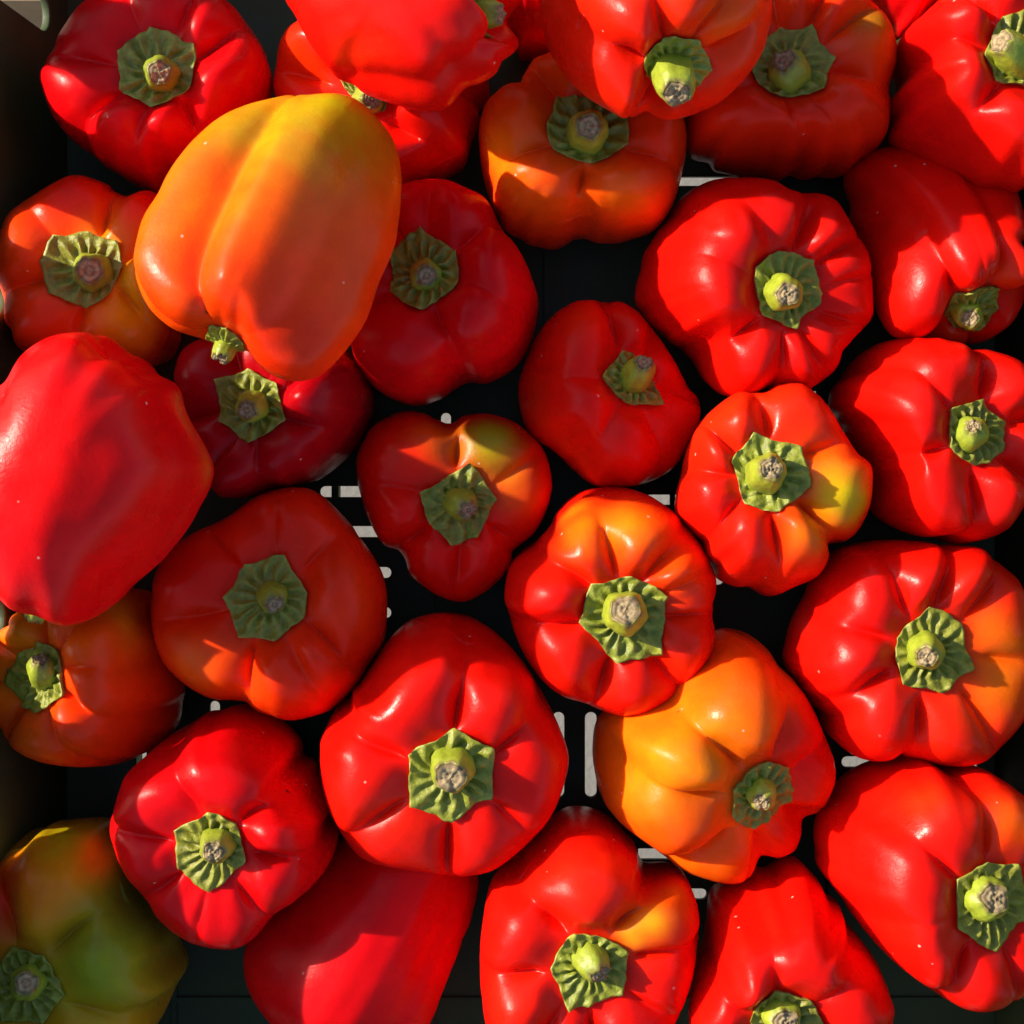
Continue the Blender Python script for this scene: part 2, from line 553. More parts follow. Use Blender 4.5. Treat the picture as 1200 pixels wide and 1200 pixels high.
def pepper(label, outline, calyx, stem, grooves, tips=None, col='red', patches=(), L=0.086, base=0.001, zc=None, tilt=None,
           dirn=None, R=None, local_grooves=False, seed=None, rc=46, show_stem=True, gs=1.0, za=0.135, uneven=0.022):
    global _count
    _count += 1
    seed = _count * 13 + 5 if seed is None else seed
    r_ = np.random.default_rng(seed + 999)
    O = np.array(outline, float)
    x, y = O[:, 0], O[:, 1]
    x2, y2 = np.roll(x, -1), np.roll(y, -1)
    cr = x * y2 - x2 * y
    A = cr.sum() / 2
    C = np.array([((x + x2) * cr).sum() / (6 * A), ((y + y2) * cr).sum() / (6 * A)])
    n = len(O)
    dense = []
    for i in range(n):
        p0, p1, p2, p3 = O[i - 1], O[i], O[(i + 1) % n], O[(i + 2) % n]
        t = np.linspace(0, 1, 10, endpoint=False)[:, None]
        dense.append(0.5 * (2 * p1 + (p2 - p0) * t + (2 * p0 - 5 * p1 + 4 * p2 - p3) * t ** 2 + (3 * p1 - p0 - 3 * p2 + p3) * t ** 3))
    D = np.vstack(dense) - C
    al = np.mod(np.arctan2(-D[:, 1], D[:, 0]), 2 * math.pi)
    od = np.argsort(al)
    GA = np.arange(360) * math.pi / 180
    tgt = smooth_per(np.interp(GA, np.r_[al[od][-1] - 2 * math.pi, al[od], al[od][0] + 2 * math.pi],
                               np.r_[np.hypot(*D[od][-1]), np.hypot(D[od][:, 0], D[od][:, 1]), np.hypot(*D[od][0])]), 2)
    zg = zc if zc is not None else base + 0.55 * L
    sc = FPX / (CZ - zg)
    if R is None:
        R = tgt.mean() / sc * 1.02
    cal = np.array(calyx, float)
    off = (cal - C) / sc * [1, -1]
    if dirn is None:
        dl = math.atan2(off[1], off[0])
    else:
        dl = math.radians(dirn)
    if tilt is None:
        th = math.asin(min(np.hypot(*off) / (0.36 * L), 0.62))
    else:
        th = math.radians(tilt)
    axis = np.array([math.cos(dl) * math.sin(th), math.sin(dl) * math.sin(th), math.cos(th)])
    rot = np.array(Vector((0, 0, 1)).rotation_difference(Vector(axis)).to_matrix())
    gl = []
    ct = max(math.cos(th), 0.35)
    for a, d in grooves:
        a = math.radians(a)
        if not local_grooves:
            a = dl + math.atan2(math.sin(a - dl) * ct, math.cos(a - dl))
        gl.append((a, d))
    B = make_body(R, L, gl, seed, gs, za, uneven)
    piv = np.array([0, 0, -0.40 * L if th < 0.8 else -0.5 * L])
    cl = np.array([0, 0, PROF[0, 1] * L])
    warps, shear = [], [np.zeros(2)]
    cen = np.zeros(3)
    def T(P):
        W = (P - piv) @ rot.T + cen
        for f, fm in warps:
            o = W[:, :2] - cen[:2]
            a = np.mod(np.arctan2(o[:, 1], o[:, 0]), 2 * math.pi)
            rho = np.hypot(o[:, 0], o[:, 1]) * sc / np.interp(a, np.r_[GA, 2 * math.pi], np.r_[tgt, tgt[0]])
            s = smoothstep(0.2, 0.85, rho)
            fe = fm + (np.interp(a, np.r_[GA, 2 * math.pi], np.r_[f, f[0]]) - fm) * s
            W = W.copy()
            W[:, :2] = cen[:2] + o * fe[:, None]
        d = np.linalg.norm(P - cl, axis=1)
        W[:, :2] += shear[0] * np.exp(-(d / (0.8 * R)) ** 2)[:, None]
        return W
    for it in range(3):
        sc = FPX / (CZ - zg)
        cen = np.array([*px2w(C[0], C[1], zg), zg])
        warps.clear()
        for k in range(4):
            W = T(B)
            s = FPX / (CZ - W[:, 2])
            q = np.stack([W[:, 0] * s + 600 - C[0], W[:, 1] * s - 600 + C[1]], 1)
            a = np.mod(np.arctan2(q[:, 1], q[:, 0]), 2 * math.pi)
            rho = np.hypot(q[:, 0], q[:, 1])
            bn = (a / (2 * math.pi) * 120).astype(int) % 120
            cur = np.zeros(120)
            np.maximum.at(cur, bn, rho)
            ok = cur > 5
            bc = (np.arange(120) + 0.5) * 2 * math.pi / 120
            cur = pinterp(GA, bc[ok], cur[ok])
            f = smooth_per(np.clip(tgt / cur, 0.7, 1.4), 3 if th < 0.65 else 7)
            warps.append((f, f.mean()))
        if zc is None:
            W = T(B)
            zg += base - W[:, 2].min()
        Pc = T(cl[None])[0]
        dv = px2w(cal[0], cal[1], Pc[2]) - Pc[:2]
        if tilt is None or th < 1.2:
            shear[0] = shear[0] + dv
    sh_px = np.hypot(*shear[0]) * sc
    if sh_px > 22:
        print('PEPPER', _count, 'shear px %.0f' % sh_px, 'tilt %.0f' % math.degrees(th))
    W = T(B)
    # ---- outward normals (for picking the visible point of a colour patch)
    G3 = W.reshape(NRI, NA, 3)
    nu = np.roll(G3, -1, 1) - np.roll(G3, 1, 1)
    nv = np.gradient(G3, axis=0)
    nrm = np.cross(nv, nu).reshape(-1, 3)
    s = FPX / (CZ - W[:, 2])
    vp = np.stack([W[:, 0] * s + 600, 600 - W[:, 1] * s], 1)
    tint = np.tile(np.array(PAL[col]), (len(W), 1))
    fq = [(r_.normal(0, 1, 3) * 60, r_.uniform(0, 6.28)) for _ in range(6)]
    nz = sum(np.sin(W @ a + b) for a, b in fq) / 6
    f2 = [(r_.normal(0, 1, 3) * 260, r_.uniform(0, 6.28)) for _ in range(8)]
    n2 = sum(np.sin(W @ a + b) for a, b in f2) / 8
    nzp = nz + 0.9 * n2
    # every fruit ripens a little unevenly
    tint = tint * (1 + 0.10 * nz)[:, None]
    for (qx, qy, sg, cname, st) in patches:
        dd = np.hypot(vp[:, 0] - qx, vp[:, 1] - qy) - W[:, 2] * 900
        j = int(np.argmin(dd))
        d3 = np.linalg.norm(W - W[j], axis=1) * 3150
        k = st * np.exp(-(d3 / (sg * 1.4)) ** 2 * (1 + 0.42 * nzp))
        k = np.clip(k, 0, 1)[:, None]
        cc = np.array(PAL[cname])
        tint = np.exp(np.log(tint) * (1 - k) + np.log(cc) * k)
    root = thing('bell_pepper', label, 'bell pepper', tuple(np.array([cen[0], cen[1], W[:, 2].min()])), 'peppers piled in the crate')
    o0 = np.array(root.location)
    faces = grid_faces(NRI, NA)
    mesh_obj('body', W - o0, faces, SKIN, root, tint)
    if not show_stem:
        return
    # ---- calyx
    Pc = T(cl[None])[0]
    if tips is not None and axis[2] > 0.45:
        tl = []
        for (tx, ty) in tips:
            v2 = px2w(tx, ty, Pc[2]) - Pc[:2]
            v3 = np.array([v2[0], v2[1], -(v2 @ axis[:2]) / axis[2]])
            lv = rot.T @ v3
            tl.append((math.atan2(lv[1], lv[0]) % (2 * math.pi), np.hypot(lv[0], lv[1]) * 1.06))
    else:
        nt_ = int(r_.integers(6, 8))
        tl = [((i + r_.uniform(-0.15, 0.15)) * 2 * math.pi / nt_ % (2 * math.pi), rc / sc * r_.uniform(0.93, 1.08)) for i in range(nt_)]
    tl.sort()
    # rim: straight or slightly hollow edges between pointed tips
    M = 132
    an = np.arange(M) * 2 * math.pi / M
    for (ta, tr) in tl:                       # snap a sample to each tip
        an[int(np.argmin(np.abs(np.angle(np.exp(1j * (an - ta))))))] = ta
    an = np.sort(an)
    rim = np.zeros(M); tipn = np.zeros(M)
    nt_ = len(tl)
    for i in range(nt_):
        a0, r0 = tl[i]; a1, r1 = tl[(i + 1) % nt_]
        wd = (a1 - a0) % (2 * math.pi)
        m_ = np.mod(an - a0, 2 * math.pi)
        sel = m_ <= wd + 1e-9
        p0 = np.array([math.cos(a0), math.sin(a0)]) * r0
        p1 = np.array([math.cos(a1), math.sin(a1)]) * r1
        aa = an[sel]
        dx = p1 - p0
        den = np.cos(aa) * (-dx[1]) + np.sin(aa) * dx[0]
        rr = (p0[0] * (-dx[1]) + p0[1] * dx[0]) / np.where(np.abs(den) < 1e-9, 1e-9, den)
        t = m_[sel] / wd
        hol = r_.uniform(-0.01, 0.045)
        bul = np.sin(math.pi * t)
        rim[sel] = np.clip(rr, 0.4 * min(r0, r1), 1.1 * max(r0, r1)) * (1 + (0.03 - hol) * bul) + 0.00008 * np.sin(m_[sel] * 23 + i)
        tipn[sel] = np.maximum(tipn[sel], np.abs(2 * t - 1) ** 6)
    rim = rim * (1 + 0.025 * np.sin(3 * an + r_.uniform(0, 6)) + 0.02 * np.sin(7 * an + r_.uniform(0, 6)))
    rim = np.maximum(rim, 0.003)
    K = 18
    fr = np.linspace(0.0, 1.0, K) ** 0.85
    # height of the body under the calyx
    Bl = B.reshape(NRI, NA, 3)[:I_SH + 1]
    br = np.hypot(Bl[..., 0], Bl[..., 1]); bz = Bl[..., 2]
    hz = np.zeros((K, M))
    for j in range(M):
        q = int(round(an[j] / (2 * math.pi) * NA)) % NA
        hz[:, j] = np.interp(fr * rim[j], br[:, q], bz[:, q])
    for k in range(1, K):
        hz[k] = smooth_per(hz[k], 2)
    # the sepals are stiffer than the skin: they span its creases
    hz = 0.55 * hz + 0.45 * hz.mean(axis=1, keepdims=True)
    hz = np.maximum(hz, np.array([[np.interp(fr[k] * rim[j], br[:, int(round(an[j] / (2 * math.pi) * NA)) % NA],
                     bz[:, int(round(an[j] / (2 * math.pi) * NA)) % NA]) for j in range(M)] for k in range(K)]) - 0.0001)
    mr = int(r_.integers(12, 17))
    F = fr[:, None]
    ang = an[None]
    wob = 0.5 * np.sin(3 * ang + r_.uniform(0, 6)) + 0.6 * np.sin(2 * ang + 5 * F + r_.uniform(0, 6)) + 0.35 * np.sin(5 * ang - 6 * F + r_.uniform(0, 6))
    rg = (0.5 + 0.5 * np.cos(mr * ang + wob * 1.1)) ** 1.2
    am = 0.55 + 0.45 * np.sin(2 * ang + r_.uniform(0, 6)) * np.sin(3 * ang + r_.uniform(0, 6))
    win = smoothstep(0.30, 0.48, F) * (1 - 0.80 * smoothstep(0.66, 1.0, F))
    lump = np.zeros((K, M))
    for k in range(10):
        a_, b_, c_ = r_.integers(5, 22), r_.uniform(6, 22), r_.uniform(0, 6.28)
        lump += np.sin(a_ * ang + b_ * F + c_) / 10 ** 0.5
    rs = rc / 46.0
    hgt = 0.0010 + 0.0017 * rg * win * (0.5 + 0.7 * am) * rs + 0.00045 * lump * smoothstep(0.25, 0.5, F) \
        + 0.0006 * F ** 2 + tipn[None] * F ** 4 * r_.uniform(-0.0004, 0.0012) + 0.0012 * np.exp(-((F - 0.30) / 0.12) ** 2)
    edge = 0.0005 * smoothstep(0.9, 1.0, F) * np.sin(mr * 0.5 * ang + r_.uniform(0, 6))
    rad = F * rim[None]
    V = np.stack([rad * np.cos(ang), rad * np.sin(ang), hz + hgt + edge], -1)
    skirt = V[-1].copy()
    skirt[:, :2] *= 0.97
    skirt[:, 2] -= 0.0013
    skirt2 = V[-1].copy()
    skirt2[:, :2] *= 0.90
    skirt2[:, 2] -= 0.0040
    Vl = np.vstack([V.reshape(-1, 3), skirt, skirt2])
    Wc = T(Vl)
    gcol = np.array((0.200, 0.215, 0.016)) * r_.uniform(0.88, 1.12, 3)[None] ** 0.6
    pale = np.array((0.34, 0.36, 0.060))
    kk = np.clip(smoothstep(0.90, 1.0, F) * (0.35 + 0.5 * tipn[None]) + 0.30 * rg * win, 0, 1).reshape(-1, 1)
    ct_ = gcol * (1 - kk) + pale * kk
    ct_ = np.vstack([ct_, np.tile(pale * 0.8, (2 * M, 1))])
    mesh_obj('calyx', Wc - o0, grid_faces(K + 2, M), CALYX, root, ct_)
    # ---- stem
    (sx, sy, sbr, stx, sty, str_) = stem
    rb, rt = sbr / sc, str_ / sc
    length = max(0.0095, min(0.021, rb * 1.9)) * r_.uniform(0.75, 1.4)
    b0 = T((cl + np.array([0, 0, -0.001]))[None])[0]
    bxy = px2w(sx, sy, b0[2] + 0.006 * axis[2])
    p0 = np.array([*bxy, b0[2]]) - axis * 0.001
    pz = b0[2] + length * max(axis[2], 0.15 if th < 1.2 else axis[2])
    p2 = np.array([*px2w(stx, sty, pz), pz])
    p1 = p0 + axis * length * 0.55
    if np.linalg.norm(p2 - p0) < 0.008:
        p2 = p0 + axis * length
    ns, na = 20, 32
    rings, lastn = [], None
    aa = np.arange(na) * 2 * math.pi / na
    rough = 1 + 0.05 * np.cos(5 * aa + r_.uniform(0, 6)) + 0.03 * np.cos(3 * aa + r_.uniform(0, 6)) + 0.02 * np.cos(11 * aa + r_.uniform(0, 6))
    pts = []
    for k in range(ns):
        t = k / (ns - 1)
        p = (1 - t) ** 2 * p0 + 2 * t * (1 - t) * p1 + t * t * p2
        tg = 2 * (1 - t) * (p1 - p0) + 2 * t * (p2 - p1)
        tg /= np.linalg.norm(tg)
        e1 = np.cross(tg, [0.31, 0.95, 0.05]); e1 /= np.linalg.norm(e1)
        e2 = np.cross(tg, e1)
        prof = np.interp(t, [0, 0.10, 0.22, 0.45, 0.70, 0.86, 0.94, 1.0], [1.16, 1.06, 1.0, 0.97, 0.80, 0.45, 0.12, 0.0])
        rk = rt + (rb - rt) * prof + 0.0003 * np.exp(-((t - 0.93) / 0.04) ** 2)
        jit = (0.0006 * np.sin(aa * 4 + seed) + 0.0004 * np.sin(aa * 9 + 2 * seed)) * smoothstep(0.8, 1.0, t)
        pts.append(p + tg * 0 + (np.cos(aa)[:, None] * e1 + np.sin(aa)[:, None] * e2) * (rk * rough)[:, None] + tg[None] * jit[:, None])
    ring = pts[-1]
    tip_c = ring.mean(0)
    pts.append(tip_c + (ring - tip_c) * 0.90 - tg * 0.0004)
    S = np.vstack(pts)
    sg = np.array((0.28, 0.33, 0.022)) * r_.uniform(0.85, 1.1)
    tt = np.repeat(np.r_[np.linspace(0, 1, ns), 1.0], na)[:, None]
    brown = np.array((0.16, 0.095, 0.04))
    kb = smoothstep(0.86, 0.97, tt) * (0.45 + 0.4 * np.sin(np.tile(aa, ns + 1) * 3 + seed)[:, None] ** 2)
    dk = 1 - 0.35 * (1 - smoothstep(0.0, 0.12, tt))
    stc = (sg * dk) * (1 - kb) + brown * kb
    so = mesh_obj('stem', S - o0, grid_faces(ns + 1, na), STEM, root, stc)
    # ---- corky cut end with its rings
    kr = 11
    cv, cc = [], []
    hole = r_.uniform(0.2, 0.42)
    for k in range(kr):
        q = 1.0 - k / (kr - 1)
        h = 0.00018 * math.cos(q * 16.0) - 0.0002 * math.exp(-((q - hole) / 0.10) ** 2)
        hh = h + 0.00012 * np.sin(aa * 3 + k * 0.4 + seed) + 0.00006 * np.sin(aa * 7 + 2.1 * k)
        rcir = np.linalg.norm(ring - tip_c, axis=1).mean()
        dcir = (ring - tip_c) / np.linalg.norm(ring - tip_c, axis=1, keepdims=True) * rcir
        cv.append(tip_c + ((ring - tip_c) * q + dcir * (1 - q)) * (0.935 * q) + tg[None] * (hh[:, None] + 0.0001))
        a = np.clip(0.5 + 0.5 * math.cos((q - hole) * 12), 0, 1)
        base_c = np.array((0.36, 0.27, 0.14)) * (1 - a) + np.array((0.20, 0.135, 0.07)) * a
        if q > 0.93:
            base_c = np.array((0.16, 0.10, 0.05))
        cc.append(np.tile(base_c, (na, 1)))
    mesh_obj('cut_end', np.vstack(cv) - o0, grid_faces(kr, na), CUT, so, np.vstack(cc))

_count = 0
# outlines, stems and creases are read off the photograph in its 1200-pixel coordinates; heights follow from resting on floor or neighbours
pepper('shaded red pepper in the crate corner with small sun flecks, beside the dark crate wall',
       [(47,98),(50,78),(62,55),(75,30),(100,0),(150,-22),(215,-25),(265,0),(295,35),(312,65),(320,105),(310,150),(280,195),(235,222),(186,228),(150,213),(112,185),(85,165),(62,137)],
       (187,86), (188,87,20,187,85,12), [(17,.8),(59,.5),(112,.35),(175,.7),(218,.9),(262,.35),(310,.9)],
       [(180,35),(214,48),(234,60),(231,115),(185,136),(145,114),(141,66)], 'crimson', L=0.088)
pepper('red pepper almost hidden under another, its calyx squeezed against the big yellow-orange pepper',
       [(320,92),(324,72),(328,48),(345,25),(385,5),(440,-5),(510,5),(555,40),(572,92),(568,125),(557,162),(538,202),(500,216),(440,222),(380,190),(340,150),(322,112)],
       (428,112), (432,112,18,436,116,10), [(162,.9),(310,.7),(45,.6),(95,.6),(220,.6),(0,.3)],
       [(402,95),(420,78),(455,85),(462,110),(452,133),(425,135)], 'red', [(345,70,45,'orred',.8)], L=0.076)
pepper('large red pepper lying sideways on the pile, thick stem pointing away from the yellow-orange one',
       [(333,0),(345,20),(362,50),(385,80),(410,100),(440,115),(480,128),(510,131),(530,122),(545,105),(570,95),(590,75),(603,50),(607,20),(600,-20),(570,-70),(500,-90),(420,-90),(360,-60),(335,-25)],
       (547,18), (552,17,17,587,17,11), [(255,.7),(205,.2),(320,.6),(30,.6),(115,.5),(160,.2)], None, 'red', [(560,60,40,'crimson',.5)],
       L=0.094, zc=0.118, tilt=67, dirn=8, R=0.037, uneven=0.012, za=0.05, local_grooves=True, rc=44)
pepper('big yellow-orange pepper lying on its side over the others, greenish at its blossom end',
       [(392,108),(420,118),(445,140),(462,165),(471,200),(470,240),(462,290),(445,330),(433,368),(420,392),(402,416),(378,438),(345,445),(318,436),(298,417),(270,402),(240,395),(205,385),(180,365),(165,340),(157,305),(165,260),(185,225),(205,190),(235,155),(270,130),(320,114),(360,110)],
       (266,402), (265,402,13,262,420,9), [(106,.85),(30,.25),(150,.45),(205,.7),(270,.7),(330,.6)], None, 'orange',
       [(390,130,70,'ygreen',1.0),(350,165,48,'ygreen',.8),(290,150,40,'ygreen',.5),(290,225,36,'amber',.7),(340,400,100,'orred',1.0),(345,425,75,'redor',.7),(180,340,45,'orred',.8),(450,320,80,'orred',.9),(255,200,25,'orred',.4)],
       L=0.104, zc=0.114, tilt=67, dirn=250, R=0.036, local_grooves=True, rc=40, gs=2.0, za=0.05, uneven=0.014)
pepper('orange-red pepper against the crate wall, tucked under the big yellow-orange pepper',
       [(3,262),(-8,300),(-5,330),(3,345),(5,370),(15,395),(27,412),(60,425),(120,432),(180,430),(205,415),(215,380),(214,300),(204,250),(183,226),(160,224),(140,226),(125,215),(95,205),(70,210),(40,228),(15,245)],
       (106,317), (107,318,22,105,317,14), [(67,.95),(326,.9),(268,.8),(195,.6),(135,.3),(10,.6)],
       [(57,312),(66,350),(110,366),(136,346),(151,316),(145,291),(110,276),(71,281)], 'orred',
       [(85,222,36,'red',.9),(165,235,26,'red',.8),(115,275,30,'amber',.8),(145,375,42,'amber',.8),(158,335,30,'yellow',.7),(40,390,45,'redor',.7),(40,300,40,'orange',.4)], L=0.086)
pepper('deep red pepper with flat green calyx in the shade of the big yellow-orange one',
       [(472,215),(520,210),(547,220),(572,235),(590,270),(602,284),(615,305),(626,332),(631,355),(626,392),(615,417),(597,437),(570,450),(546,450),(520,467),(492,476),(465,470),(440,455),(420,430),(412,410),(405,360),(415,300),(438,245)],
       (498,322), (499,323,19,500,323,11), [(289,.7),(210,.8),(35,.7),(119,.6),(85,.35),(345,.35)],
       [(497,370),(541,341),(536,300),(496,274),(457,298),(456,346)], 'crimson', L=0.082)
pepper('orange-red pepper half in shadow, its calyx touching the red pepper perched above it',
       [(561,160),(563,140),(570,120),(587,102),(610,92),(622,72),(637,64),(680,50),(740,55),(785,90),(801,137),(805,160),(802,190),(790,237),(770,267),(740,282),(707,286),(678,281),(660,291),(645,293),(620,287),(602,277),(588,265),(572,230),(564,195)],
       (688,156), (688,158,23,690,148,13), [(265,1.0),(205,.55),(333,.6),(130,.8),(62,.5),(20,.3)],
       [(639,154),(651,120),(672,114),(712,116),(735,140),(735,178),(690,201),(644,185)], 'orred',
       [(575,175,45,'amber',.85),(735,235,36,'amber',.7),(640,240,40,'orange',.6),(770,170,40,'redor',.7)], L=0.086)
pepper('bright orange-red pepper perched on two others with its thick green stem tipping towards us',
       [(633,-10),(633,20),(640,50),(655,80),(680,108),(705,125),(730,138),(747,137),(760,132),(775,140),(800,138),(830,127),(850,115),(875,90),(892,65),(900,40),(905,10),(895,-40),(850,-80),(760,-95),(680,-75),(645,-40)],
       (787,74), (786,76,24,793,110,15), [(240,.95),(127,.9),(57,.75),(172,.9),(28,.8),(310,.3)],
       None, 'redor', [(850,25,35,'orange',.7),(700,60,60,'red',.5)], L=0.088, zc=0.110, tilt=50, dirn=287, R=0.041, rc=52)
pepper('dull orange-red pepper in shadow, tinged green on its shoulder, beside the orange-red perched one',
       [(1017,-3),(1040,20),(1051,48),(1051,75),(1043,103),(1044,130),(1036,162),(1007,192),(980,206),(950,210),(912,211),(850,205),(825,192),(806,180),(798,150),(800,90),(830,30),(880,-10),(950,-30),(990,-20)],
       (923,80), (928,86,24,918,70,13), [(61,.7),(105,.6),(33,.6),(350,.8),(262,.45),(292,.3),(210,.4),(160,.5)],
       [(947,39),(975,79),(957,119),(900,125),(876,94),(880,55),(912,38)], 'redor', [(1030,22,28,'olive',.8),(1040,70,35,'orange',.4),(930,20,40,'orred',.6)], L=0.085)
pepper('large red pepper lit on one half, with a crinkled bright green calyx and bent stem',
       [(1100,0),(1075,22),(1056,44),(1048,72),(1043,110),(1041,140),(1040,162),(1052,182),(1075,201),(1100,218),(1125,229),(1150,233),(1175,231),(1198,224),(1240,200),(1285,150),(1305,80),(1290,10),(1240,-50),(1170,-55),(1125,-25)],
       (1191,68), (1194,72,22,1172,48,13), [(233,.75),(172,.45),(130,.8),(285,.5),(20,.5),(70,.6)],
       [(1165,22),(1138,75),(1152,107),(1205,108),(1243,85),(1238,32),(1200,12)], 'red', [(1065,120,60,'crimson',.7)], L=0.092, base=0.018, rc=52, tilt=12, dirn=40)
pepper('red pepper lying beneath the large half-lit one, its drooping stem half covered by lobes',
       [(990,200),(1010,180),(1060,168),(1130,172),(1180,200),(1200,250),(1208,310),(1200,352),(1187,377),(1162,396),(1140,403),(1100,403),(1060,398),(1040,390),(1026,365),(1015,330),(1003,290),(992,250)],
       (1136,363), (1132,359,16,1137,373,9), [(160,.8),(66,.9),(285,.4),(20,.6),(215,.5),(112,.15)],
       None, 'red', [(1175,320,22,'orange',.6),(1120,390,25,'orred',.7)], L=0.092, zc=0.046, tilt=55, dirn=291, R=0.037, rc=40)
pepper('glossy sunlit red pepper with one swollen lobe, beside the deep dark gap',
       [(755,297),(775,265),(795,235),(820,217),(850,208),(902,210),(934,224),(962,226),(983,238),(1004,273),(1018,297),(1023,336),(1021,374),(992,407),(980,432),(952,454),(925,462),(890,464),(850,464),(825,447),(806,418),(785,402),(760,381),(749,365),(744,343)],
       (917,342), (912,341,21,923,345,12), [(76,.95),(39,.6),(9,.5),(332,.65),(291,.7),(268,.8),(231,1.0),(160,.22),(112,.22)],
       [(906,296),(950,306),(964,345),(929,388),(888,374),(874,317)], 'red', L=0.088)
pepper('small dull red pepper in full shade with a slender tilted stem',
       [(607,462),(610,440),(625,400),(645,372),(670,355),(692,351),(710,354),(730,354),(750,367),(770,392),(790,422),(805,450),(820,470),(819,495),(805,527),(785,552),(755,567),(730,571),(695,569),(672,552),(650,530),(622,512),(612,490)],
       (738,448), (742,444,18,755,424,9), [(107,.8),(178,.4),(240,.4),(350,.7),(60,.5),(290,.4)],
       [(726,414),(756,420),(772,447),(769,475),(730,477),(702,445)], 'red', [(670,535,38,'orred',.7),(625,470,30,'orred',.5),(690,370,35,'redor',.7)], L=0.066)
pepper('huge crimson pepper lying on its side on top of the pile, no stem showing',
       [(0,450),(8,440),(25,415),(45,400),(70,391),(100,390),(125,395),(150,409),(170,422),(185,437),(207,450),(217,472),(223,492),(240,520),(251,547),(247,572),(232,600),(217,625),(190,657),(175,670),(140,705),(112,724),(88,732),(55,729),(20,716),(0,700),(-40,670),(-62,600),(-60,520),(-38,470)],
       (50,700), (50,700,15,45,720,10), [(128,.55),(8,.25),(70,.1),(200,.6),(270,.6)], None, 'crimson', [(250,545,24,'brown',.8),(80,520,80,'red',.4)],
       L=0.108, zc=0.118, tilt=98, dirn=247, R=0.048, local_grooves=True, gs=0.9, za=0.04, uneven=0.012)
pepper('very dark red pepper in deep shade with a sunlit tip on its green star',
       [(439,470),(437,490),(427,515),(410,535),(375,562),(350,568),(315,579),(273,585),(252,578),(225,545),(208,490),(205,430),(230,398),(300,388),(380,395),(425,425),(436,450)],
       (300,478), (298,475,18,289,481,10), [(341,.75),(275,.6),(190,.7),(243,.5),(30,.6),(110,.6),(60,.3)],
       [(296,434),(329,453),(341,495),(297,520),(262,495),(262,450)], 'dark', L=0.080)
pepper('smooth bright red pepper by the far crate wall, with a broad dimple behind its calyx',
       [(970,470),(982,445),(1005,417),(1030,402),(1060,395),(1090,395),(1120,400),(1140,408),(1162,410),(1195,422),(1212,445),(1226,485),(1227,530),(1215,570),(1196,603),(1175,624),(1147,634),(1119,638),(1088,631),(1060,624),(1032,610),(1019,592),(1006,545),(990,515),(976,490)],
       (1138,509), (1134,510,20,1141,499,7), [(76,.95),(17,.7),(318,.7),(264,.8),(203,.95),(140,.5)],
       [(1147,467),(1177,497),(1174,532),(1136,550),(1102,527),(1101,479)], 'red', L=0.090)
pepper('ribbed red pepper with one yellow and one orange lobe',
       [(790,596),(797,557),(804,529),(818,498),(843,473),(867,459),(892,460),(909,451),(934,448),(951,456),(972,477),(990,508),(1004,529),(1018,540),(1023,557),(1020,592),(1007,620),(993,634),(974,641),(971,659),(958,676),(934,687),(913,697),(895,697),(874,690),(843,680),(826,655),(806,624)],
       (900,557), (898,558,22,904,549,12), [(93,.8),(33,.75),(313,.95),(270,.9),(218,.6),(180,.5),(149,.55)],
       [(881,514),(936,524),(944,571),(908,601),(869,591),(853,543)], 'redor',
       [(820,600,40,'red',.8),(860,650,40,'red',.7),(948,630,28,'orange',.95),(960,540,20,'orange',.6),(988,580,36,'yellow',1.0),(1010,595,16,'ygreen',.7)], L=0.090, base=0.008)
pepper('small shaded pepper of deep-cleft lobes, one of them olive green',
       [(417,540),(423,522),(438,498),(470,482),(498,484),(526,496),(541,487),(568,484),(596,491),(617,505),(638,529),(647,564),(643,592),(627,624),(603,645),(599,662),(582,683),(557,701),(533,705),(505,694),(480,673),(470,648),(449,638),(431,606),(419,568)],
       (538,590), (537,588,19,549,598,10), [(93,1.0),(28,.5),(323,.7),(221,1.0),(271,.6),(162,.5)],
       [(549,545),(580,584),(559,627),(529,634),(505,613),(496,577)], 'red', [(510,518,32,'orred',.9),(625,585,30,'orred',.9),(600,565,22,'brown',.5),(574,518,42,'ygreen',.95),(568,505,26,'olive',.6)], L=0.063)
pepper('wide orange-red pepper mostly shaded by the huge crimson one, one lobe sunlit',
       [(178,695),(180,677),(196,646),(224,625),(262,608),(297,583),(329,572),(360,572),(385,586),(412,615),(420,627),(440,655),(451,680),(454,710),(450,750),(432,782),(412,810),(387,832),(357,842),(332,844),(300,833),(284,822),(250,820),(220,805),(195,782),(182,755),(177,725)],
       (316,701), (317,699,18,322,709,10), [(128,.65),(80,.3),(41,.55),(255,.95),(196,.8),(330,.55),(300,.3)],
       [(290,660),(336,653),(363,695),(357,722),(327,749),(287,744),(268,700)], 'redor', [(230,785,48,'orange',.9),(300,820,40,'orred',.8),(420,710,40,'orred',.4),(220,665,55,'red',.6)], L=0.082)
pepper('orange pepper at the crate wall with a dark-tipped stem, under the huge crimson one',
       [(8,732),(20,717),(70,695),(140,688),(180,695),(205,730),(215,770),(217,812),(212,840),(200,862),(175,880),(140,895),(100,899),(65,897),(37,890),(15,877),(0,855),(-22,830),(-32,795),(-22,755)],
       (53,791), (56,792,19,47,772,8), [(83,.85),(49,.6),(20,.6),(339,.75),(283,.65),(234,.85),(150,.5),(190,.5)],
       [(49,747),(81,752),(85,780),(89,812),(52,836),(29,829),(15,785),(30,765)], 'orred', [(20,745,40,'amber',.8),(8,800,36,'amber',.7),(40,870,36,'orange',.8),(150,860,60,'redor',.7),(90,745,24,'orange',.7),(150,715,36,'amber',.85)], L=0.084)
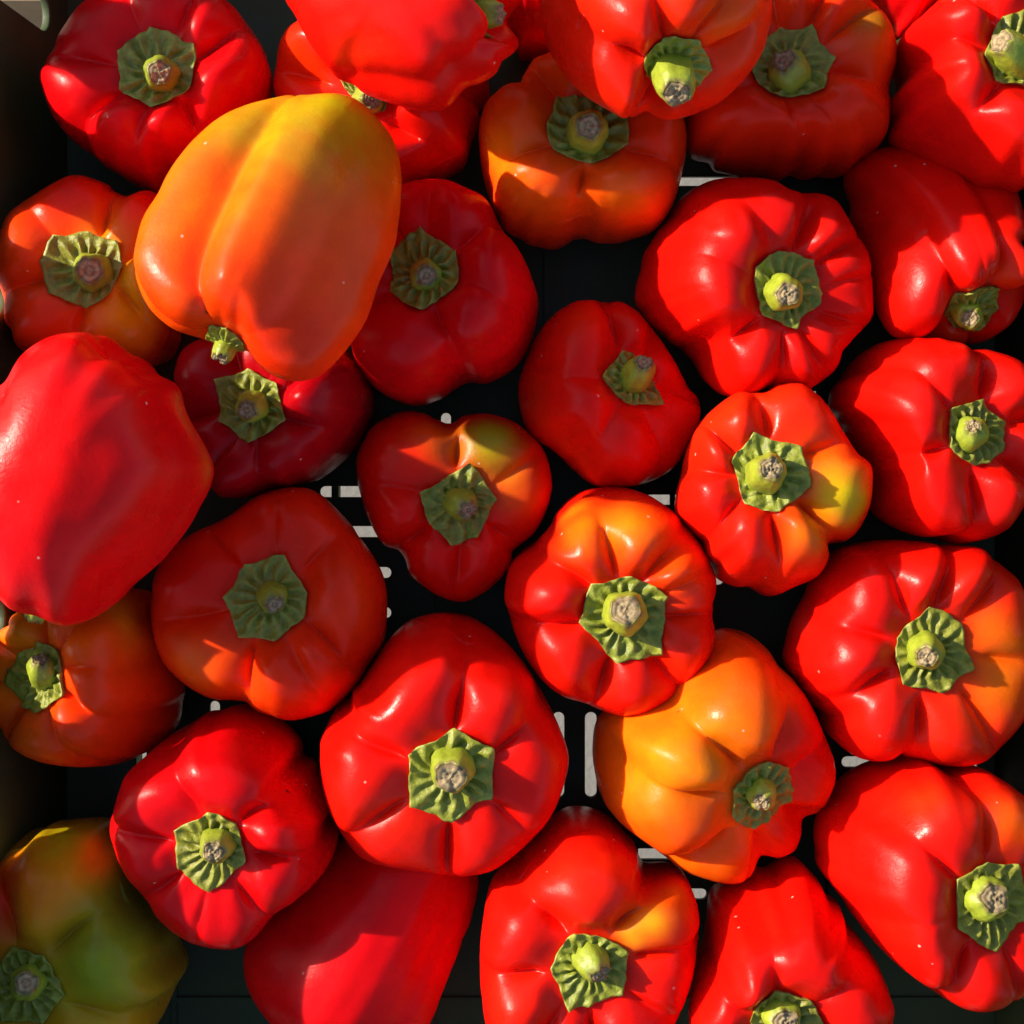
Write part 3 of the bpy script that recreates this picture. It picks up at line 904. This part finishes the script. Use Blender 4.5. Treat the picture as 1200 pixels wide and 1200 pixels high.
pepper('sunlit red pepper with orange upper lobes and a stout round stem',
       [(591,701),(596,666),(610,645),(638,624),(652,599),(676,578),(704,571),(732,571),(760,580),(785,596),(806,614),(825,645),(837,670),(840,690),(835,717),(839,742),(835,765),(822,787),(800,810),(780,825),(755,837),(725,840),(702,832),(685,824),(662,817),(640,802),(620,777),(605,747),(597,722)],
       (729,720), (731,717,25,733,715,16), [(134,.95),(102,.95),(60,.85),(0,.75),(30,.3),(305,.85),(253,.95),(189,.85)],
       [(691,682),(736,672),(779,696),(770,760),(720,772),(677,727)], 'red',
       [(680,622,38,'orange',.9),(745,610,46,'amber',.95),(668,592,22,'ygreen',.7),(800,680,36,'orange',.7),(790,640,30,'orred',.8),(810,770,40,'redor',.8),(700,790,50,'redor',.5)], L=0.088, rc=50)
pepper('many-lobed red pepper turning orange on the side nearest the crate wall',
       [(917,770),(920,747),(927,725),(940,700),(950,675),(970,650),(1000,636),(1037,632),(1075,634),(1100,637),(1145,640),(1167,657),(1195,682),(1213,730),(1217,780),(1207,830),(1195,852),(1177,872),(1155,892),(1132,899),(1100,897),(1060,887),(1037,893),(1015,891),(995,882),(972,862),(960,842),(940,812),(922,787)],
       (1087,763), (1084,762,21,1086,770,11), [(84,.85),(123,.8),(162,.75),(201,.95),(257,.95),(310,.85),(355,.75),(46,.85)],
       [(1082,710),(1122,730),(1134,780),(1097,809),(1050,799),(1043,745)], 'red', [(1165,740,40,'orange',.85),(1165,812,40,'orange',.95),(1190,780,30,'amber',.5),(1080,850,40,'redor',.8),(1110,690,30,'redor',.4)], L=0.086)
pepper('large plump red pepper fully in the sun with a thick pale-tipped stem',
       [(375,880),(377,862),(392,832),(407,815),(422,797),(450,755),(475,730),(500,720),(525,718),(552,722),(577,737),(597,755),(617,780),(634,808),(652,843),(666,881),(662,916),(645,958),(617,990),(582,1018),(547,1027),(519,1025),(487,1021),(442,1014),(417,1000),(398,974),(384,945),(376,910)],
       (528,906), (529,896,25,528,911,17), [(82,1.0),(27,.75),(328,.7),(268,1.0),(208,.75),(158,.75)],
       [(480,939),(530,958),(575,930),(578,873),(533,848),(482,878)], 'red', [(470,960,40,'redor',.7)], L=0.096, rc=50)
pepper('orange pepper with folded lobes and a red flank, its stem in shade',
       [(697,850),(694,880),(697,905),(702,925),(712,947),(735,972),(770,997),(800,1020),(825,1030),(850,1036),(870,1034),(886,1020),(893,1005),(912,1006),(929,999),(939,983),(942,960),(962,951),(978,920),(978,892),(965,857),(948,822),(930,797),(913,780),(897,757),(875,742),(850,736),(825,742),(780,765),(735,805),(708,830)],
       (888,928), (888,924,18,892,941,9), [(125,1.0),(69,.6),(175,.75),(34,.5),(235,1.0),(275,.9),(330,.9)],
       [(899,888),(927,897),(920,943),(885,972),(857,951),(855,920),(873,899)], 'orange',
       [(955,880,48,'red',1.0),(935,970,34,'red',.9),(895,1000,30,'redor',.8),(770,900,46,'amber',.6),(842,888,18,'olive',.3),(860,765,40,'orred',.8),(800,1005,40,'orred',.7)], L=0.080, tilt=34, dirn=318)
pepper('crimson pepper with one side in shadow, next to the shaded olive pepper',
       [(129,979),(133,948),(147,909),(168,888),(196,864),(224,846),(252,832),(290,825),(325,839),(353,864),(360,884),(371,892),(381,920),(394,965),(395,990),(378,1025),(350,1053),(322,1072),(304,1095),(280,1111),(245,1111),(213,1100),(184,1076),(170,1053),(146,1025)],
       (253,991), (255,987,20,250,999,11), [(45,.95),(170,.65),(105,.55),(355,.85),(302,.8),(260,.4),(219,.75)],
       [(250,942),(283,958),(294,1004),(248,1041),(210,1016),(210,965)], 'crimson', [(330,930,50,'red',.5)], L=0.090, base=0.006)
pepper('long crimson pepper lying on the crate floor in shade, no stem showing',
       [(285,1130),(290,1100),(310,1070),(345,1040),(380,1000),(405,978),(450,962),(515,965),(553,1000),(562,1030),(555,1070),(540,1110),(520,1160),(505,1200),(480,1235),(430,1245),(370,1235),(325,1208),(300,1178),(288,1152)],
       (470,990), (470,990,15,480,970,10), [(285,.45),(200,.3),(330,.6),(60,.6),(130,.6)], None, 'crimson', (), L=0.100, zc=0.034, tilt=98, dirn=62, R=0.034, local_grooves=True, za=0.05)
pepper('red pepper with one yellow-orange lobe and a long leaning stem',
       [(600,1000),(625,978),(650,952),(675,944),(707,951),(732,972),(750,997),(775,1010),(800,1022),(813,1047),(820,1075),(817,1112),(812,1145),(800,1182),(775,1225),(720,1258),(660,1262),(605,1245),(572,1212),(564,1170),(562,1125),(566,1075),(575,1032)],
       (690,1130), (690,1122,20,704,1143,11), [(121,.95),(57,.95),(17,.85),(326,.6),(270,.95),(186,.85),(235,.5)],
       [(671,1084),(710,1092),(734,1111),(730,1161),(667,1176),(644,1127)], 'red', [(690,1030,45,'redor',.7),(620,1170,50,'redor',.5),(795,1045,28,'orange',.8),(765,1080,30,'yellow',.85),(738,1100,18,'yellow',.8)], L=0.086)
pepper('big red pepper leaning towards the crate wall, one shoulder orange, pale cut stem',
       [(952,982),(957,950),(975,922),(995,902),(1020,890),(1053,884),(1095,888),(1150,900),(1197,930),(1240,970),(1262,1030),(1252,1095),(1225,1145),(1182,1179),(1150,1187),(1125,1182),(1105,1170),(1075,1150),(1045,1125),(1010,1087),(975,1040),(957,1015)],
       (1155,1058), (1150,1053,26,1166,1053,16), [(143,.75),(92,.9),(244,1.0),(291,.6),(40,.6),(340,.6),(192,.2)],
       [(1149,1005),(1189,1011),(1203,1045),(1199,1078),(1161,1115),(1112,1085),(1110,1025)], 'red', [(1190,960,34,'orange',.9),(1080,940,26,'orred',.6)], L=0.092, rc=52, tilt=20, dirn=345)
pepper('red pepper with smooth long shoulder, wedged beside the one with the pale cut stem',
       [(806,1190),(811,1150),(817,1120),(825,1085),(829,1046),(845,1032),(885,1015),(920,1004),(937,1008),(955,1025),(976,1053),(997,1085),(1025,1123),(1042,1161),(1048,1185),(1042,1228),(1000,1265),(930,1280),(860,1265),(815,1230)],
       (916,1192), (916,1188,22,921,1199,14), [(107,.5),(35,.45),(165,.5),(210,.5),(270,.7),(330,.6)],
       [(897,1144),(944,1158),(965,1198),(935,1238),(888,1232),(871,1186)], 'red', L=0.090, tilt=20, dirn=268)
pepper('shaded olive and brown unripe pepper in the crate corner',
       [(0,1004),(21,983),(45,971),(77,960),(112,957),(135,962),(170,990),(203,1045),(217,1105),(213,1144),(200,1172),(183,1202),(150,1240),(80,1260),(0,1250),(-50,1200),(-65,1120),(-40,1045)],
       (33,1152), (34,1150,20,31,1152,12), [(55,1.0),(105,.85),(332,.75),(280,.5),(170,.6),(220,.6)],
       [(16,1106),(57,1114),(79,1162),(51,1199),(0,1198),(-8,1140)], 'brown',
       [(110,1130,45,'green',.9),(180,1060,60,'dgreen',.95),(75,985,45,'ygreen',.95),(2,1050,34,'redor',.9),(45,1050,30,'orange',.4),(190,1150,40,'olive',.6)], L=0.080, tilt=14, dirn=225)
pepper('deep red pepper glimpsed in the gap between two perched red ones',
       [(568,20),(574,50),(598,66),(625,71),(652,62),(690,30),(700,-40),(660,-95),(600,-100),(570,-50)],
       (632,-25), (632,-25,18,632,-25,10), [(0,.6),(70,.6),(140,.6),(210,.6),(280,.6)], None, 'crimson', (), L=0.082)
pepper('dark red pepper glimpsed at the crate edge behind the half-lit large one',
       [(1010,-15),(1024,20),(1050,42),(1085,38),(1125,15),(1150,-40),(1130,-110),(1070,-130),(1015,-90)],
       (1085,-50), (1085,-50,18,1085,-50,10), [(0,.6),(70,.6),(140,.6),(210,.6),(280,.6)], None, 'crimson', (), L=0.070)
